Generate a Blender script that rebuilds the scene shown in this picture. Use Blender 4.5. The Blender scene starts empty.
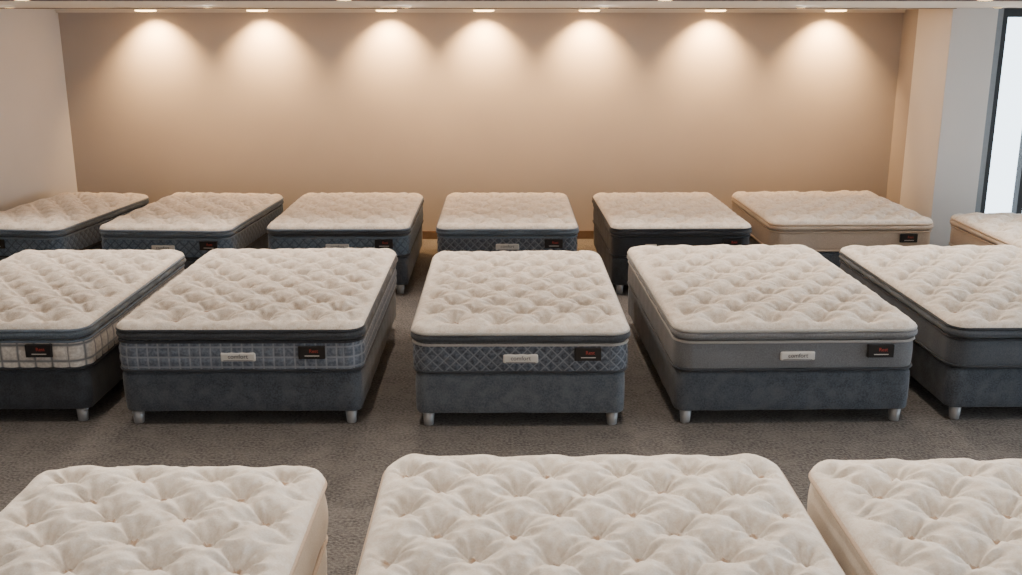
import bpy, math, random
import numpy as np
from mathutils import Vector
random.seed(4)
C = bpy.context.scene.collection
def lin(c):
    return tuple(((v/255)/12.92 if v/255<=0.04045 else ((v/255+0.055)/1.055)**2.4) for v in c)+(1,)

# ---------------------------------------------------------------- materials
def newmat(name):
    m=bpy.data.materials.new(name); m.use_nodes=True
    nt=m.node_tree; b=nt.nodes['Principled BSDF']
    return m,nt,b
def N(nt,t,**k):
    n=nt.nodes.new(t)
    for a,v in k.items():
        setattr(n,a,v)
    return n
def mat_fabric(name,c1,c2,scale=60,bump=.25,rough=.9,sheen=.2,c3=None,coord='Object',detail=4,dist=.004):
    m,nt,b=newmat(name); L=nt.links.new
    tc=N(nt,'ShaderNodeTexCoord')
    n=N(nt,'ShaderNodeTexNoise'); n.inputs['Scale'].default_value=scale; n.inputs['Detail'].default_value=detail
    L(tc.outputs[coord],n.inputs['Vector'])
    r=N(nt,'ShaderNodeValToRGB'); r.color_ramp.elements[0].position=.35; r.color_ramp.elements[1].position=.65
    r.color_ramp.elements[0].color=lin(c1); r.color_ramp.elements[1].color=lin(c2)
    L(n.outputs['Fac'],r.inputs['Fac'])
    out=r.outputs['Color']
    if c3:
        n3=N(nt,'ShaderNodeTexNoise'); n3.inputs['Scale'].default_value=scale*.12; n3.inputs['Detail'].default_value=3
        L(tc.outputs[coord],n3.inputs['Vector'])
        r3=N(nt,'ShaderNodeValToRGB'); r3.color_ramp.elements[0].position=.42; r3.color_ramp.elements[1].position=.68
        L(n3.outputs['Fac'],r3.inputs['Fac'])
        mx=N(nt,'ShaderNodeMixRGB'); mx.inputs[2].default_value=lin(c3)
        ms=N(nt,'ShaderNodeMath',operation='MULTIPLY'); ms.inputs[1].default_value=.5
        L(r3.outputs['Color'],ms.inputs[0]); L(ms.outputs[0],mx.inputs[0]); L(out,mx.inputs[1]); out=mx.outputs[0]
    L(out,b.inputs['Base Color'])
    b.inputs['Roughness'].default_value=rough
    b.inputs['Sheen Weight'].default_value=sheen
    b.inputs['Specular IOR Level'].default_value=.25
    bp=N(nt,'ShaderNodeBump'); bp.inputs['Strength'].default_value=bump; bp.inputs['Distance'].default_value=dist
    L(n.outputs['Fac'],bp.inputs['Height']); L(bp.outputs['Normal'],b.inputs['Normal'])
    return m
def mat_quilt(name,base,base2,seam,p,diamond=True):
    m,nt,b=newmat(name); L=nt.links.new
    uv=N(nt,'ShaderNodeUVMap'); sp=N(nt,'ShaderNodeSeparateXYZ'); L(uv.outputs[0],sp.inputs[0])
    def M(op,a,bb=None):
        n=N(nt,'ShaderNodeMath',operation=op)
        for i,x in enumerate((a,bb)):
            if x is None: continue
            if isinstance(x,(int,float)): n.inputs[i].default_value=x
            else: L(x,n.inputs[i])
        return n.outputs[0]
    u,v=sp.outputs[0],sp.outputs[1]
    if diamond: a=M('ADD',u,v); c=M('SUBTRACT',u,v)
    else: a,c=u,v
    s1=M('ABSOLUTE',M('SINE',M('MULTIPLY',a,math.pi/p))); s2=M('ABSOLUTE',M('SINE',M('MULTIPLY',c,math.pi/p)))
    mn=M('MINIMUM',s1,s2)
    r=N(nt,'ShaderNodeValToRGB'); r.color_ramp.elements[0].position=.05; r.color_ramp.elements[1].position=.4
    L(mn,r.inputs['Fac'])
    n=N(nt,'ShaderNodeTexNoise'); n.inputs['Scale'].default_value=45; n.inputs['Detail'].default_value=5
    L(uv.outputs[0],n.inputs['Vector'])
    r2=N(nt,'ShaderNodeValToRGB'); r2.color_ramp.elements[0].position=.4; r2.color_ramp.elements[1].position=.62
    r2.color_ramp.elements[0].color=lin(base); r2.color_ramp.elements[1].color=lin(base2)
    L(n.outputs['Fac'],r2.inputs['Fac'])
    mx=N(nt,'ShaderNodeMixRGB'); mx.inputs[1].default_value=lin(seam)
    L(r.outputs['Color'],mx.inputs[0]); L(r2.outputs['Color'],mx.inputs[2])
    L(mx.outputs[0],b.inputs['Base Color']); b.inputs['Roughness'].default_value=.75
    b.inputs['Specular IOR Level'].default_value=.3; b.inputs['Sheen Weight'].default_value=.15
    bp=N(nt,'ShaderNodeBump'); bp.inputs['Strength'].default_value=.4; bp.inputs['Distance'].default_value=.004
    L(n.outputs['Fac'],bp.inputs['Height']); L(bp.outputs['Normal'],b.inputs['Normal'])
    return m
def mat_plain(name,c,rough=.6,metal=0,emit=None,es=1,noise=0.0,nscale=3):
    m,nt,b=newmat(name); L=nt.links.new
    b.inputs['Base Color'].default_value=lin(c); b.inputs['Roughness'].default_value=rough; b.inputs['Metallic'].default_value=metal
    tc=N(nt,'ShaderNodeTexCoord'); n=N(nt,'ShaderNodeTexNoise'); n.inputs['Scale'].default_value=nscale; n.inputs['Detail'].default_value=6
    L(tc.outputs['Object'],n.inputs['Vector'])
    if noise:
        mx=N(nt,'ShaderNodeMixRGB'); mx.inputs[1].default_value=lin(c); mx.inputs[2].default_value=lin(tuple(v*(1-noise) for v in c))
        L(n.outputs['Fac'],mx.inputs[0]); L(mx.outputs[0],b.inputs['Base Color'])
    if emit:
        b.inputs['Emission Color'].default_value=lin(emit); b.inputs['Emission Strength'].default_value=es
    return m

def mat_ticking(name,c1,c2,motif,button_shade):
    """cream knit ticking, faint woven motif, tufting buttons tinted tan with painted dimple shade (vertex attribute)"""
    m=mat_fabric(name,c1,c2,scale=110,bump=.5,rough=.85,sheen=.08,c3=None,dist=.003)
    nt=m.node_tree; L=nt.links.new; b=nt.nodes['Principled BSDF']
    src=b.inputs['Base Color'].links[0].from_socket
    tc=N(nt,'ShaderNodeTexCoord'); v=N(nt,'ShaderNodeTexNoise'); v.inputs['Scale'].default_value=22; v.inputs['Detail'].default_value=6
    v.inputs['Roughness'].default_value=.65
    L(tc.outputs['Object'],v.inputs['Vector'])
    r=N(nt,'ShaderNodeValToRGB'); r.color_ramp.elements[0].position=.47; r.color_ramp.elements[1].position=.60
    L(v.outputs['Fac'],r.inputs['Fac'])
    ms=N(nt,'ShaderNodeMath',operation='MULTIPLY'); ms.inputs[1].default_value=.55; L(r.outputs['Color'],ms.inputs[0])
    mx=N(nt,'ShaderNodeMixRGB'); mx.inputs[2].default_value=lin(motif); L(ms.outputs[0],mx.inputs[0]); L(src,mx.inputs[1])
    at=N(nt,'ShaderNodeAttribute'); at.attribute_name='button_shade'
    mb=N(nt,'ShaderNodeMixRGB'); mb.inputs[2].default_value=lin(button_shade)  # tint colours the button and paints shade into the dimple
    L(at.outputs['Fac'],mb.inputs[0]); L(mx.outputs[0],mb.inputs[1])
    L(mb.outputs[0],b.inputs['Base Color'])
    return m

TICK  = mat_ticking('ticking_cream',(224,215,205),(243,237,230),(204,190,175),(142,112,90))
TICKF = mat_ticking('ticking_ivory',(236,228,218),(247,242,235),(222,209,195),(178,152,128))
SLATE = mat_fabric('upholstery_slate',(60,66,75),(84,91,101),scale=90,bump=.5,c3=(96,103,112))
SLATE2= mat_fabric('upholstery_grey',(72,79,88),(96,103,112),scale=90,bump=.5,c3=(108,115,123))
SLATED= mat_fabric('upholstery_dark',(48,52,59),(64,69,76),scale=90,bump=.5,c3=(72,77,84))
BAND_D= mat_fabric('band_charcoal',(52,56,62),(70,74,80),scale=120,bump=.3)
BAND_B= mat_fabric('band_bluegrey',(78,90,103),(100,112,125),scale=120,bump=.3)
BAND_G= mat_fabric('band_grey',(106,108,112),(126,128,132),scale=120,bump=.3)
SIDE_G= mat_fabric('side_grey',(104,107,112),(122,125,130),scale=140,bump=.3)
SIDE_S= mat_fabric('side_slate',(76,82,91),(94,100,108),scale=140,bump=.3)
SIDE_C= mat_fabric('side_charcoal',(50,52,57),(64,66,72),scale=140,bump=.3)
SIDE_BG=mat_fabric('side_beige',(190,172,155),(208,192,175),scale=140,bump=.3)
SIDE_IV=mat_fabric('side_ivory',(206,194,180),(222,212,198),scale=140,bump=.3)
Q_BLUE= mat_quilt('quilt_blue',(86,96,112),(114,124,139),(144,151,161),.075,False)
Q_SLATE=mat_quilt('quilt_slate',(60,67,78),(96,104,116),(124,130,140),.085,True)
Q_CREAM=mat_quilt('quilt_cream',(190,186,181),(214,210,204),(118,121,126),.12,False)
Q_TEAL= mat_quilt('quilt_teal',(86,102,120),(110,125,141),(70,84,101),.1,True)
P_DARK= mat_fabric('piping_dark',(44,48,54),(60,64,71),scale=200)
P_LIGHT=mat_fabric('piping_light',(160,159,157),(182,181,178),scale=200)
P_BEIGE=mat_fabric('piping_beige',(190,170,150),(208,189,170),scale=200)
P_BLUE= mat_fabric('piping_blue',(98,112,128),(122,135,150),scale=200)
METAL = mat_plain('leg_metal',(165,168,172),rough=.4,metal=.4,noise=.1,nscale=30)
PLATE = mat_plain('label_silver',(216,216,214),rough=.45,metal=.1,noise=.05,nscale=40)
BLACK = mat_plain('label_black',(24,22,24),rough=.5,noise=.3,nscale=40)
RED   = mat_plain('label_red',(185,66,58),rough=.5,noise=.1)
INK   = mat_plain('label_ink',(80,84,94),rough=.5,noise=.1)
WHITE = mat_plain('label_white',(215,210,204),rough=.5,noise=.05)

# ---------------------------------------------------------------- geometry
def outline(hw,hl,r,ds):
    pts=[];nor=[]
    cs=[(hw-r,-hl+r,-90),(hw-r,hl-r,0),(-hw+r,hl-r,90),(-hw+r,-hl+r,180)]
    nc=max(6,int(r*math.pi/2/ds)+1)
    arc=[]
    for cx,cy,a0 in cs:
        seg=[]
        for i in range(nc+1):
            a=math.radians(a0+90*i/nc); seg.append(((cx+r*math.cos(a),cy+r*math.sin(a)),(math.cos(a),math.sin(a))))
        arc.append(seg)
    for k in range(4):
        pts+= [p for p,_ in arc[k]]; nor+=[n for _,n in arc[k]]
        a=arc[k][-1]; b=arc[(k+1)%4][0]
        L=math.dist(a[0],b[0]); n=max(1,int(L/ds))
        for i in range(1,n):
            t=i/n; pts.append((a[0][0]*(1-t)+b[0][0]*t,a[0][1]*(1-t)+b[0][1]*t)); nor.append(a[1])
    P=np.array(pts);NN=np.array(nor)
    s=np.concatenate([[0],np.cumsum(np.linalg.norm(np.diff(P,axis=0),axis=1))])
    return P,NN,s,s[-1]+np.linalg.norm(P[0]-P[-1])
def mkobj(name,V,F,mats,parent,uvs=None,smooth=True):
    me=bpy.data.meshes.new(name); me.from_pydata([tuple(v) for v in V],[],F); me.update()
    for m in (mats if isinstance(mats,list) else [mats]): me.materials.append(m)
    if uvs is not None:
        ul=me.uv_layers.new(name='UVMap')
        li=np.zeros(len(me.loops),dtype=np.int32); me.loops.foreach_get('vertex_index',li)
        ul.data.foreach_set('uv',np.asarray(uvs)[li].astype(np.float32).ravel())
    if smooth: me.polygons.foreach_set('use_smooth',[True]*len(me.polygons))
    o=bpy.data.objects.new(name,me); C.objects.link(o)
    if parent: o.parent=parent
    return o
def loft(name,ol,prof,mat,parent,disp=None,closed=False,cap=(False,False)):
    P,NN,s,tot=ol; n=len(P); m=len(prof); V=[];UV=[]
    for j,(off,z) in enumerate(prof):
        o=np.full(n,off)
        if disp is not None: o=o+disp(s,z)
        q=P+NN*o[:,None]
        V.append(np.column_stack([q,np.full(n,z)])); UV.append(np.column_stack([s,np.full(n,z)]))
    V=np.concatenate(V);UV=np.concatenate(UV);F=[]
    for j in range(m if closed else m-1):
        a=j*n;b=((j+1)%m)*n
        for i in range(n):
            k=(i+1)%n; F.append((a+i,a+k,b+k,b+i))
    if cap[0]: F.append(tuple(range(n-1,-1,-1)))
    if cap[1]: F.append(tuple(range((m-1)*n,m*n)))
    return mkobj(name,V,F,mat,parent,UV)
def piping(name,ol,off,z,r,mat,parent):
    prof=[(off+r*math.cos(a),z+r*math.sin(a)) for a in [i*math.pi/4 for i in range(8)]]
    return loft(name,ol,prof,mat,parent,closed=True)
def wrap(a,p): return (a+p/2)%p-p/2
def tuft(X,Y,sx,sy,A,B,rt,seed,fine,br):
    rs=np.random.RandomState(seed); ph=rs.rand(8)*6.28
    Xw=X+.012*np.sin(5*Y+ph[0])+.009*np.sin(11*X+7*Y+ph[1]); Yw=Y+.012*np.sin(6*X+ph[2])+.009*np.sin(9*Y-8*X+ph[3])
    d1x=wrap(Xw,sx);d1y=wrap(Yw,2*sy);d2x=wrap(Xw-sx/2,sx);d2y=wrap(Yw-sy,2*sy)
    d1=np.hypot(d1x,d1y);d2=np.hypot(d2x,d2y); c=d1<d2
    dx=np.where(c,d1x,d2x);dy=np.where(c,d1y,d2y);d=np.minimum(d1,d2)
    cid=np.sin(np.round((Xw-dx)*37.3)+np.round((Yw-dy)*53.7)*1.7)
    u=Xw/sx-Yw/(2*sy);v=Xw/sx+Yw/(2*sy)
    pil=(np.abs(np.sin(np.pi*u))*np.abs(np.sin(np.pi*v))+4e-3)**.42
    th=np.arctan2(dy,dx)
    dd=d*(1+.11*np.cos(5*th+cid*9)+.07*np.cos(8*th+cid*17))
    h=A*(pil-1)-B*np.exp(-(dd/rt)**1.15)*(1+.15*cid)
    w=np.cos(7*th+cid*9)+.7*np.cos(11*th+cid*21+2)+.5*np.cos(4*th+cid*5)
    env=np.exp(-((d-rt*.95)/(rt*1.1))**2)
    h+=fine*w*env
    h+=fine*.4*(np.sin(31*X+9*np.sin(7*Y+ph[6]))*np.sin(27*Y+8*np.sin(6*X+ph[7])))
    h+=B*.30*np.exp(-(d/br)**4)
    h+=.005*np.sin(3.1*X+ph[4])*np.sin(2.3*Y+ph[5])
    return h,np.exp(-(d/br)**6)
def top_panel(name,hw,hl,r,z0,e,crown,ds,tf,mat,parent,e_w=None):
    """tufted quilted top: grid mapped onto a rounded rectangle with rolled edge"""
    def axis(h):
        n=max(2,int((2*h-.2)/ds)); inner=np.linspace(-(h-.10),h-.10,n+1)
        ed=h-.10*(1-np.sin(np.linspace(0,math.pi/2,9)[1:]))
        return np.concatenate([-ed[::-1],inner,ed])
    ax=axis(hw);ay=axis(hl); X,Y=np.meshgrid(ax,ay)
    X0,Y0=X.copy(),Y.copy()
    a=np.abs(X)-(hw-r);b=np.abs(Y)-(hl-r);cm=(a>0)&(b>0)
    mxx=np.maximum(a,b);ln=np.hypot(a,b)+1e-9
    X=np.where(cm,np.sign(X)*(hw-r+a/ln*mxx),X);Y=np.where(cm,np.sign(Y)*(hl-r+b/ln*mxx),Y)
    d=np.minimum(hw-np.abs(X0),hl-np.abs(Y0)); ew=e_w or .08
    t=np.clip(d/ew,0,1)
    prof=np.sqrt(1-(1-t)**2)
    t2=np.clip(d/.22,0,1); t2=t2*t2*(3-2*t2)
    Z=z0+e*prof+crown*t2
    fade=np.clip((d-.01)/.12,0,1)
    h,btn_shade=tf(X,Y)
    Z=Z+h*fade
    btn_shade=btn_shade*(d>.09)
    ed=np.exp(-((d-.04)/.035)**2)
    Z=Z+.006*ed*(np.sin(X*34+2*np.sin(5*Y))+np.sin(Y*31+2*np.sin(6*X)))*.5
    ny,nx=X.shape; V=np.column_stack([X.ravel(),Y.ravel(),Z.ravel()])
    I=np.arange(ny*nx).reshape(ny,nx)
    F=np.column_stack([I[:-1,:-1].ravel(),I[:-1,1:].ravel(),I[1:,1:].ravel(),I[1:,:-1].ravel()]).tolist()
    o=mkobj(name,V,F,mat,parent)
    at=o.data.attributes.new('button_shade','FLOAT','POINT'); at.data.foreach_set('value',btn_shade.ravel().astype(np.float32))
    return o
def box(name,x0,x1,y0,y1,z0,z1,mat,parent=None,bev=0):
    V=[(x,y,z) for z in(z0,z1) for y in (y0,y1) for x in (x0,x1)]
    F=[(0,2,3,1),(4,5,7,6),(0,1,5,4),(2,6,7,3),(0,4,6,2),(1,3,7,5)]
    o=mkobj(name,V,F,mat,parent,smooth=False)
    if bev:
        md=o.modifiers.new('bevel','BEVEL'); md.width=bev; md.segments=2
    return o
def cyl(name,x,y,z0,z1,r0,r1,mat,parent,n=20):
    V=[];F=[]
    rings=[(r0*.93,z0),(r0,z0+.006),(r1,z1)]
    for r,z in rings:
        V+=[(x+r*math.cos(2*math.pi*i/n),y+r*math.sin(2*math.pi*i/n),z) for i in range(n)]
    for j in range(2):
        for i in range(n):
            k=(i+1)%n;F.append((j*n+i,j*n+k,(j+1)*n+k,(j+1)*n+i))
    F.append(tuple(range(n-1,-1,-1)));F.append(tuple(range(2*n,3*n)))
    o=mkobj(name,V,F,mat,parent); return o
def text(name,s,size,x,y,z,mat,parent):
    cu=bpy.data.curves.new(name,'FONT'); cu.body=s; cu.size=size; cu.align_x='CENTER'; cu.align_y='CENTER'; cu.extrude=.0008
    cu.materials.append(mat)
    o=bpy.data.objects.new(name,cu); C.objects.link(o); o.parent=parent
    o.location=(x,y,z); o.rotation_euler=(math.radians(90),0,0); return o

def bed(x0,x1,yf,yb,rot=0,top=.79,side=SIDE_G,sidep=None,band=BAND_D,pipe=P_DARK,pipe_top=None,base=SLATE,
        tick=TICK,sx=.33,sy=.215,ds=.014,seed=1,A=.024,B=.08,rt=.068,fine=.0055,label=True,silver=.0,black=.28,
        rc=.13,simple=False,crown=.03,bandh=.065,tag=False,br=.026):
    w=x1-x0;l=yb-yf;hw=w/2;hl=l/2
    e=bpy.data.objects.new('divan_bed',None); C.objects.link(e)
    e.location=((x0+x1)/2,(yf+yb)/2,0); e.rotation_euler=(0,0,math.radians(rot)); e.empty_display_size=.3
    ol=outline(hw-.015,hl-.015,rc*.6,.05)
    k=0
    for sxn in(-1,1):
        for syn in(-1,1):
            k+=1; cyl('leg_%d'%k,sxn*(hw-.10),syn*(hl-.07),0,.11,.036,.045,METAL,e)
    zb0,zb1=.10,.402
    bp=[(-.03,zb0),(-.006,zb0+.004),(0,zb0+.02),(.004,(zb0+zb1)/2-.05),(.006,(zb0+zb1)/2+.05),(.003,zb1-.02),(-.006,zb1-.004),(-.03,zb1)]
    loft('base',ol,bp,base,e,disp=lambda s,z:.002*np.sin(s*13+z*9)+.0015*np.sin(s*29),cap=(True,True))
    om=outline(hw,hl,rc,.014 if sidep else .04)
    zt=top-.08
    zb=.416
    if simple:
        n=10; prof=[]
        for i in range(n+1):
            t=i/n; prof.append((.024*math.sin(math.pi*t)**.6-.012,zb+(zt-zb)*t))
        loft('mattress_side',om,prof,side,e,disp=lambda s,z:.004*np.sin(s*9+z*12)+.002*np.sin(s*23),cap=(True,False))
        piping('piping_bottom',om,.0,zb+.008,.011,pipe,e)
        piping('piping_top',om,.006,zt,.014,pipe,e)
    else:
        zg=zt-bandh-.018
        n=18 if sidep else 8; prof=[]
        for i in range(n+1):
            t=i/n; prof.append((.010*math.sin(math.pi*t)**.5-.008,zb+(zg-zb)*t))
        if sidep:
            p,dia=sidep
            def dsp(s,z):
                if dia: return .009*(np.abs(np.sin(np.pi*(s+z)/p)*np.sin(np.pi*(s-z)/p))**.5)
                return .009*(np.abs(np.sin(np.pi*s/p)*np.sin(np.pi*z/p))**.5)
        else: dsp=lambda s,z:.002*np.sin(s*9+z*12)+.0015*np.sin(s*27)
        loft('mattress_side',om,prof,side,e,disp=dsp,cap=(True,False))
        piping('piping_bottom',om,.0,zb+.008,.011,pipe,e)
        piping('piping_middle',om,.0,zg,.011,pipe_top or pipe,e)
        n=8; prof=[]
        for i in range(n+1):
            t=i/n; prof.append((.036*math.sin(math.pi*t)**.6-.014,zg+.012+(zt-zg-.012)*t))
        loft('pillow_band',om,prof,band,e,disp=lambda s,z:.003*np.sin(s*11)+.0018*np.sin(s*31+z*20),cap=(False,False))
        piping('piping_top',om,.006,zt,.013,pipe_top or pipe,e)
    tf=lambda X,Y:tuft(X,Y,sx,sy,A,B,rt,seed,fine,br)
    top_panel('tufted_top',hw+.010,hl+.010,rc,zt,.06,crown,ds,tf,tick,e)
    if label:
        zl=.535
        yy=-hl-.012
        if silver is not None:
            sv=silver*w
            box('label_plate',sv-.125,sv+.125,yy-.006,yy+.02,zl-.04,zl+.025,PLATE,e,bev=.01)
            box('label_strip',sv-.105,sv+.105,yy-.0075,yy,zl-.033,zl-.029,INK,e)
            text('label_text','comfort',.044,sv,yy-.008,zl-.002,INK,e)
        if black is not None:
            bx=black*w
            box('label_patch',bx-.095,bx+.095,yy-.012,yy+.02,zl-.02,zl+.075,BLACK,e,bev=.004)
            text('label_patch_text','Rest',.036,bx+.015,yy-.0135,zl+.04,RED,e)
            box('label_patch_line',bx-.05,bx+.055,yy-.0135,yy,zl+.002,zl+.008,WHITE,e)
        if tag:
            box('swing_tag',-hw+.35,-hw+.47,yy-.008,yy+.01,zl-.02,zl+.02,WHITE,e,bev=.003)
    return e

# row 2 (middle)
bed(-4.58,-3.02,7.0,9.45,side=Q_CREAM,sidep=(.12,False),band=BAND_B,pipe=P_DARK,pipe_top=P_BLUE,base=SLATED,seed=1,silver=None,black=.29)
bed(-2.79,-1.03,6.95,9.45,top=.80,side=Q_BLUE,sidep=(.075,False),band=BAND_D,pipe=P_DARK,base=SLATE,seed=2,silver=0.0,black=.30)
bed(-.66,.88,6.90,9.38,side=Q_SLATE,sidep=(.085,True),band=BAND_D,pipe=P_DARK,pipe_top=P_LIGHT,base=SLATE2,seed=3,silver=0.0,black=.31)
bed(1.20,2.95,6.95,9.6,rot=1,top=.795,side=SIDE_G,band=BAND_G,pipe=P_DARK,pipe_top=P_LIGHT,base=SLATE,seed=4,silver=0.0,black=.34,sx=.36,sy=.24,B=.09)
bed(3.22,4.95,7.0,9.6,rot=.5,side=SIDE_S,band=SIDE_S,pipe=P_DARK,base=SLATE,seed=5,silver=None,black=None,sx=.36,sy=.24,B=.09)
# row 3 (back)
bed(-5.70,-4.56,10.6,12.75,rot=-7,side=Q_TEAL,sidep=(.1,True),band=BAND_B,pipe=P_DARK,pipe_top=P_BLUE,base=SLATE,seed=6,silver=None,black=-.12)
bed(-4.24,-2.83,10.55,12.7,rot=-4,side=Q_TEAL,sidep=(.1,True),band=BAND_B,pipe=P_DARK,pipe_top=P_BLUE,base=SLATE,seed=7,silver=-.0,black=.35)
bed(-2.53,-1.03,10.60,12.7,side=Q_TEAL,sidep=(.1,True),band=BAND_D,pipe=P_DARK,pipe_top=P_BLUE,base=SLATE,seed=8,silver=.0,black=.33)
bed(-.72,.77,10.60,12.7,side=Q_SLATE,sidep=(.085,True),band=BAND_B,pipe=P_DARK,pipe_top=P_BLUE,base=SLATE,seed=9,silver=.0,black=.33)
bed(1.12,2.61,10.60,12.7,rot=1,side=SIDE_C,band=SIDE_C,pipe=P_DARK,base=SLATED,seed=10,silver=None,black=.36,tag=True)
bed(2.88,4.66,10.85,12.8,rot=1,side=SIDE_BG,band=SIDE_BG,pipe=P_BEIGE,base=SLATE2,seed=11,silver=None,black=.34)
bed(5.0,6.50,9.35,11.3,side=SIDE_BG,band=SIDE_BG,pipe=P_BEIGE,base=SIDE_BG,seed=12,silver=None,black=None)
# row 1 (nearest the camera)
kw=dict(side=SIDE_IV,pipe=P_BEIGE,base=SIDE_IV,tick=TICKF,sx=.34,sy=.20,ds=.0095,A=.030,B=.09,rt=.06,fine=.0085,simple=True,label=False,rc=.16,crown=.032,br=.022)
bed(-2.25,-.87,2.3,4.62,seed=21,**kw)
bed(-.58,1.34,2.3,4.74,seed=22,**kw)
bed(1.49,3.3,2.3,4.68,seed=23,**kw)

# ---------------------------------------------------------------- room
WALL=mat_plain('wall_paint_taupe',(174,166,160),rough=.85,noise=.04,nscale=2)
WALLL=mat_plain('wall_paint_pale',(206,203,201),rough=.85,noise=.04,nscale=2)
COL=mat_plain('column_paint',(226,223,220),rough=.85,noise=.03,nscale=2)
CEIL=mat_plain('ceiling_paint',(228,220,210),rough=.9,noise=.05,nscale=2)
TRIM=mat_plain('trim_paint',(218,210,200),rough=.7,noise=.05)
SEAM=mat_plain('seam',(120,108,96),rough=.9,noise=.1)
BASEB=mat_plain('baseboard_wood',(120,96,76),rough=.5,noise=.3,nscale=14)
FRAME=mat_plain('window_frame',(66,68,72),rough=.4,metal=.4,noise=.1,nscale=20)
JAMB=mat_plain('window_jamb',(150,154,158),rough=.5,metal=.2,noise=.1,nscale=20)
CARPET=mat_fabric('carpet',(64,62,62),(108,105,103),scale=50,bump=1,rough=1,sheen=.05,c3=(110,106,104),detail=8,dist=.014)
H=2.99
box('floor',-9.5,8.2,-3,13.7,-.1,0,CARPET)
box('ceiling',-9.5,8.2,-3,13.7,H,H+.1,CEIL)
box('wall_back',-6.2,5.12,13.5,13.65,0,H,WALL)
def slab(name,x0,y0,x1,y1,t,z0,z1,mat):
    d=Vector((x1-x0,y1-y0,0)).normalized(); n=Vector((d.y,-d.x,0))*t
    a=Vector((x0,y0,0));b=Vector((x1,y1,0)); q=[a,b,b+n,a+n]
    V=[(p.x,p.y,z) for z in (z0,z1) for p in q]
    F=[(3,2,1,0),(4,5,6,7),(0,1,5,4),(1,2,6,5),(2,3,7,6),(3,0,4,7)]
    return mkobj(name,V,F,mat,None,smooth=False)
slab('wall_left',-5.69,13.52,-9.2,-3,.12,0,H,WALLL)
slab('baseboard_left',-5.69,13.5,-9.19,-3,-.015,0,.1,BASEB)
box('wall_front',-9.2,8.1,-3.12,-3,0,H,WALLL)
box('baseboard_back',-5.7,5.11,13.48,13.5,0,.11,BASEB)
box('trim_1',-5.7,5.11,13.45,13.5,H-.04,H,TRIM)
box('trim_2',-7.5,5.1,11.9,11.94,H-.008,H,SEAM)
box('trim_3',-8.5,8,7.0,7.06,H-.008,H,SEAM)
box('wall_right_return',5.11,5.4,12.93,13.6,0,H,WALL)
box('column',5.08,5.60,11.95,12.95,0,H,COL,bev=.005)
box('baseboard_right',5.07,5.10,12.95,13.48,0,.11,BASEB)
def glass():
    m,nt,b=newmat('window_glass'); L=nt.links.new
    t=N(nt,'ShaderNodeBsdfTransparent'); g=N(nt,'ShaderNodeBsdfGlossy'); g.inputs['Roughness'].default_value=.02
    fr=N(nt,'ShaderNodeFresnel'); mx=N(nt,'ShaderNodeMixShader')
    t.inputs[0].default_value=(.88,.93,.96,1)
    L(fr.outputs[0],mx.inputs[0]);L(t.outputs[0],mx.inputs[1]);L(g.outputs[0],mx.inputs[2])
    L(mx.outputs[0],nt.nodes['Material Output'].inputs['Surface']); return m
GL=glass()
def window(name,axis,c,a0,a1,n,w=.05):
    e=bpy.data.objects.new(name,None);C.objects.link(e)
    def bx(nm,a,b,z0,z1,d,mat):
        if axis=='y': box(nm,a,b,c-d,c+d,z0,z1,mat,e)
        else: box(nm,c-d,c+d,a,b,z0,z1,mat,e)
    bx('sill',a0,a1,0,.12,.06,FRAME); bx('head',a0,a1,H-.1,H,.06,FRAME)
    bx('jamb',a0-.0,a0+.09,0,H,.09,JAMB)
    for i in range(n+1):
        a=a0+.09+w+(a1-a0-.09-2*w)*i/n
        bx('mullion_%d'%i,a-w,a+w,.12,H-.1,.06,FRAME)
    bx('glass',a0,a1,.12,H-.1,.004,GL)
window('window_1','y',12.1,5.60,8.0,5,w=.035)
window('window_2','x',8.06,-3,12.1,7)

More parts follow.
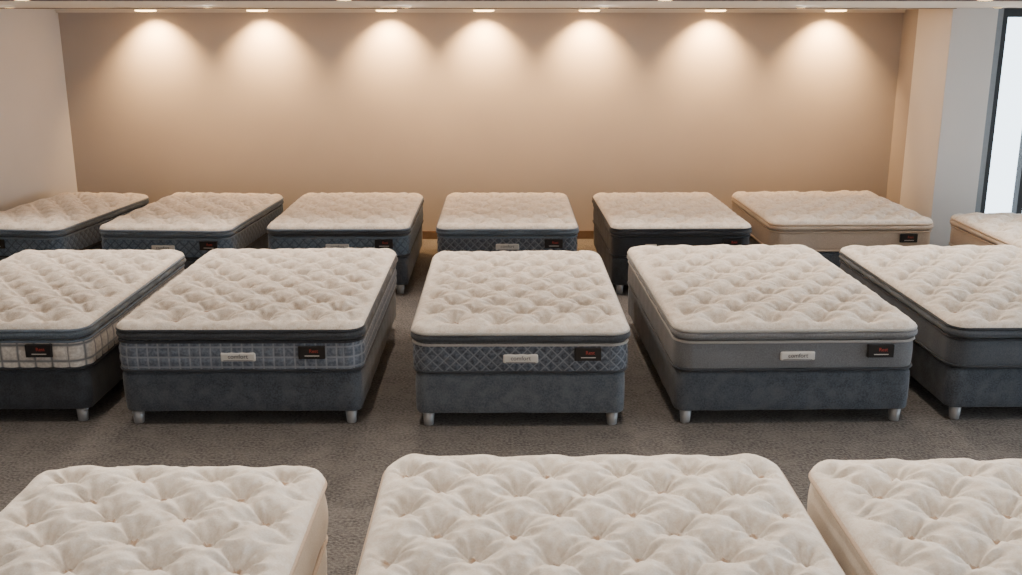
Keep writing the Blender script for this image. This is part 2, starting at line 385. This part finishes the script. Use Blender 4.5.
LENS=mat_plain('lamp_lens',(255,225,180),emit=(255,206,140),es=14)
RING=mat_plain('lamp_ring',(225,215,200),rough=.4,noise=.02)
def downlight(x,y,r,energy,angle,tilt,col,drop=.03,rad=.05,es_mat=LENS,name='downlight',oy=.06):
    V=[];F=[];n=28
    rings=[(r*1.15,0),(r*1.15,-.008),(r,-.012),(r*.96,-drop*.8),(r*.7,-drop),(0.001,-drop)]
    for q,z in rings: V+=[(q*math.cos(2*math.pi*i/n),q*math.sin(2*math.pi*i/n),min(z,0)) for i in range(n)]
    for j in range(len(rings)-1):
        for i in range(n):
            k=(i+1)%n;F.append((j*n+i,(j+1)*n+i,(j+1)*n+k,j*n+k))
    o=mkobj(name,V,F,[RING,es_mat],None,smooth=True)
    for p in o.data.polygons:
        if p.index>=2*n: p.material_index=1
    o.location=(x,y,H)
    l=bpy.data.lights.new('lamp','SPOT'); l.energy=energy; l.spot_size=math.radians(angle); l.spot_blend=1; l.color=col; l.shadow_soft_size=rad
    lo=bpy.data.objects.new('lamp',l);C.objects.link(lo);lo.parent=o;lo.location=(0,oy,-drop-.02)
    lo.rotation_euler=(math.radians(tilt),0,0)
for x in(-4.45,-3.07,-1.47,-.26,1.05,2.62,4.12):
    downlight(x,13.12,.13,430,106,26,(1,.58,.24),rad=.03)
# added tilted spots, flush and out of sight, to bring out tuft relief
for i in range(6):
    downlight(-5+2*i,10.7,.045,300,120,-42,(1,.84,.69),drop=.012,rad=.03,name='added_relief_spot',oy=0)
for i in range(6):
    downlight(-5+2*i,6.6,.045,225,125,-38,(1,.86,.72),drop=.012,rad=.03,name='added_relief_spot',oy=0)
def fill_lamp(x,y,length,energy,col):  # added strip lights for fill, not fixtures known in the room
    e=bpy.data.objects.new('added_fill_lamp',None);C.objects.link(e); e.location=(x,y,H)
    box('fill_housing',-length/2,length/2,-.1,.1,-.012,0,RING,e)
    l=bpy.data.lights.new('fill_tube','AREA');l.shape='RECTANGLE';l.size=length;l.size_y=.16;l.energy=energy;l.color=col
    lo=bpy.data.objects.new('fill_tube',l);C.objects.link(lo);lo.parent=e;lo.location=(0,0,-.016)
fill_lamp(0,12.2,9,50,(1,.84,.68))
fill_lamp(0,.2,9,130,(1,.88,.78))

w=bpy.data.worlds.new('World');bpy.context.scene.world=w;w.use_nodes=True
bg=w.node_tree.nodes['Background'];bg.inputs[0].default_value=(.88,.94,1,1);bg.inputs[1].default_value=6.0

cam=bpy.data.cameras.new('Camera');co=bpy.data.objects.new('Camera',cam);C.objects.link(co)
cam.sensor_width=36;cam.lens=1020/1022*36
co.location=(0,0,2.86);co.rotation_euler=(math.radians(90-14.7),0,math.radians(-.34))
bpy.context.scene.camera=co
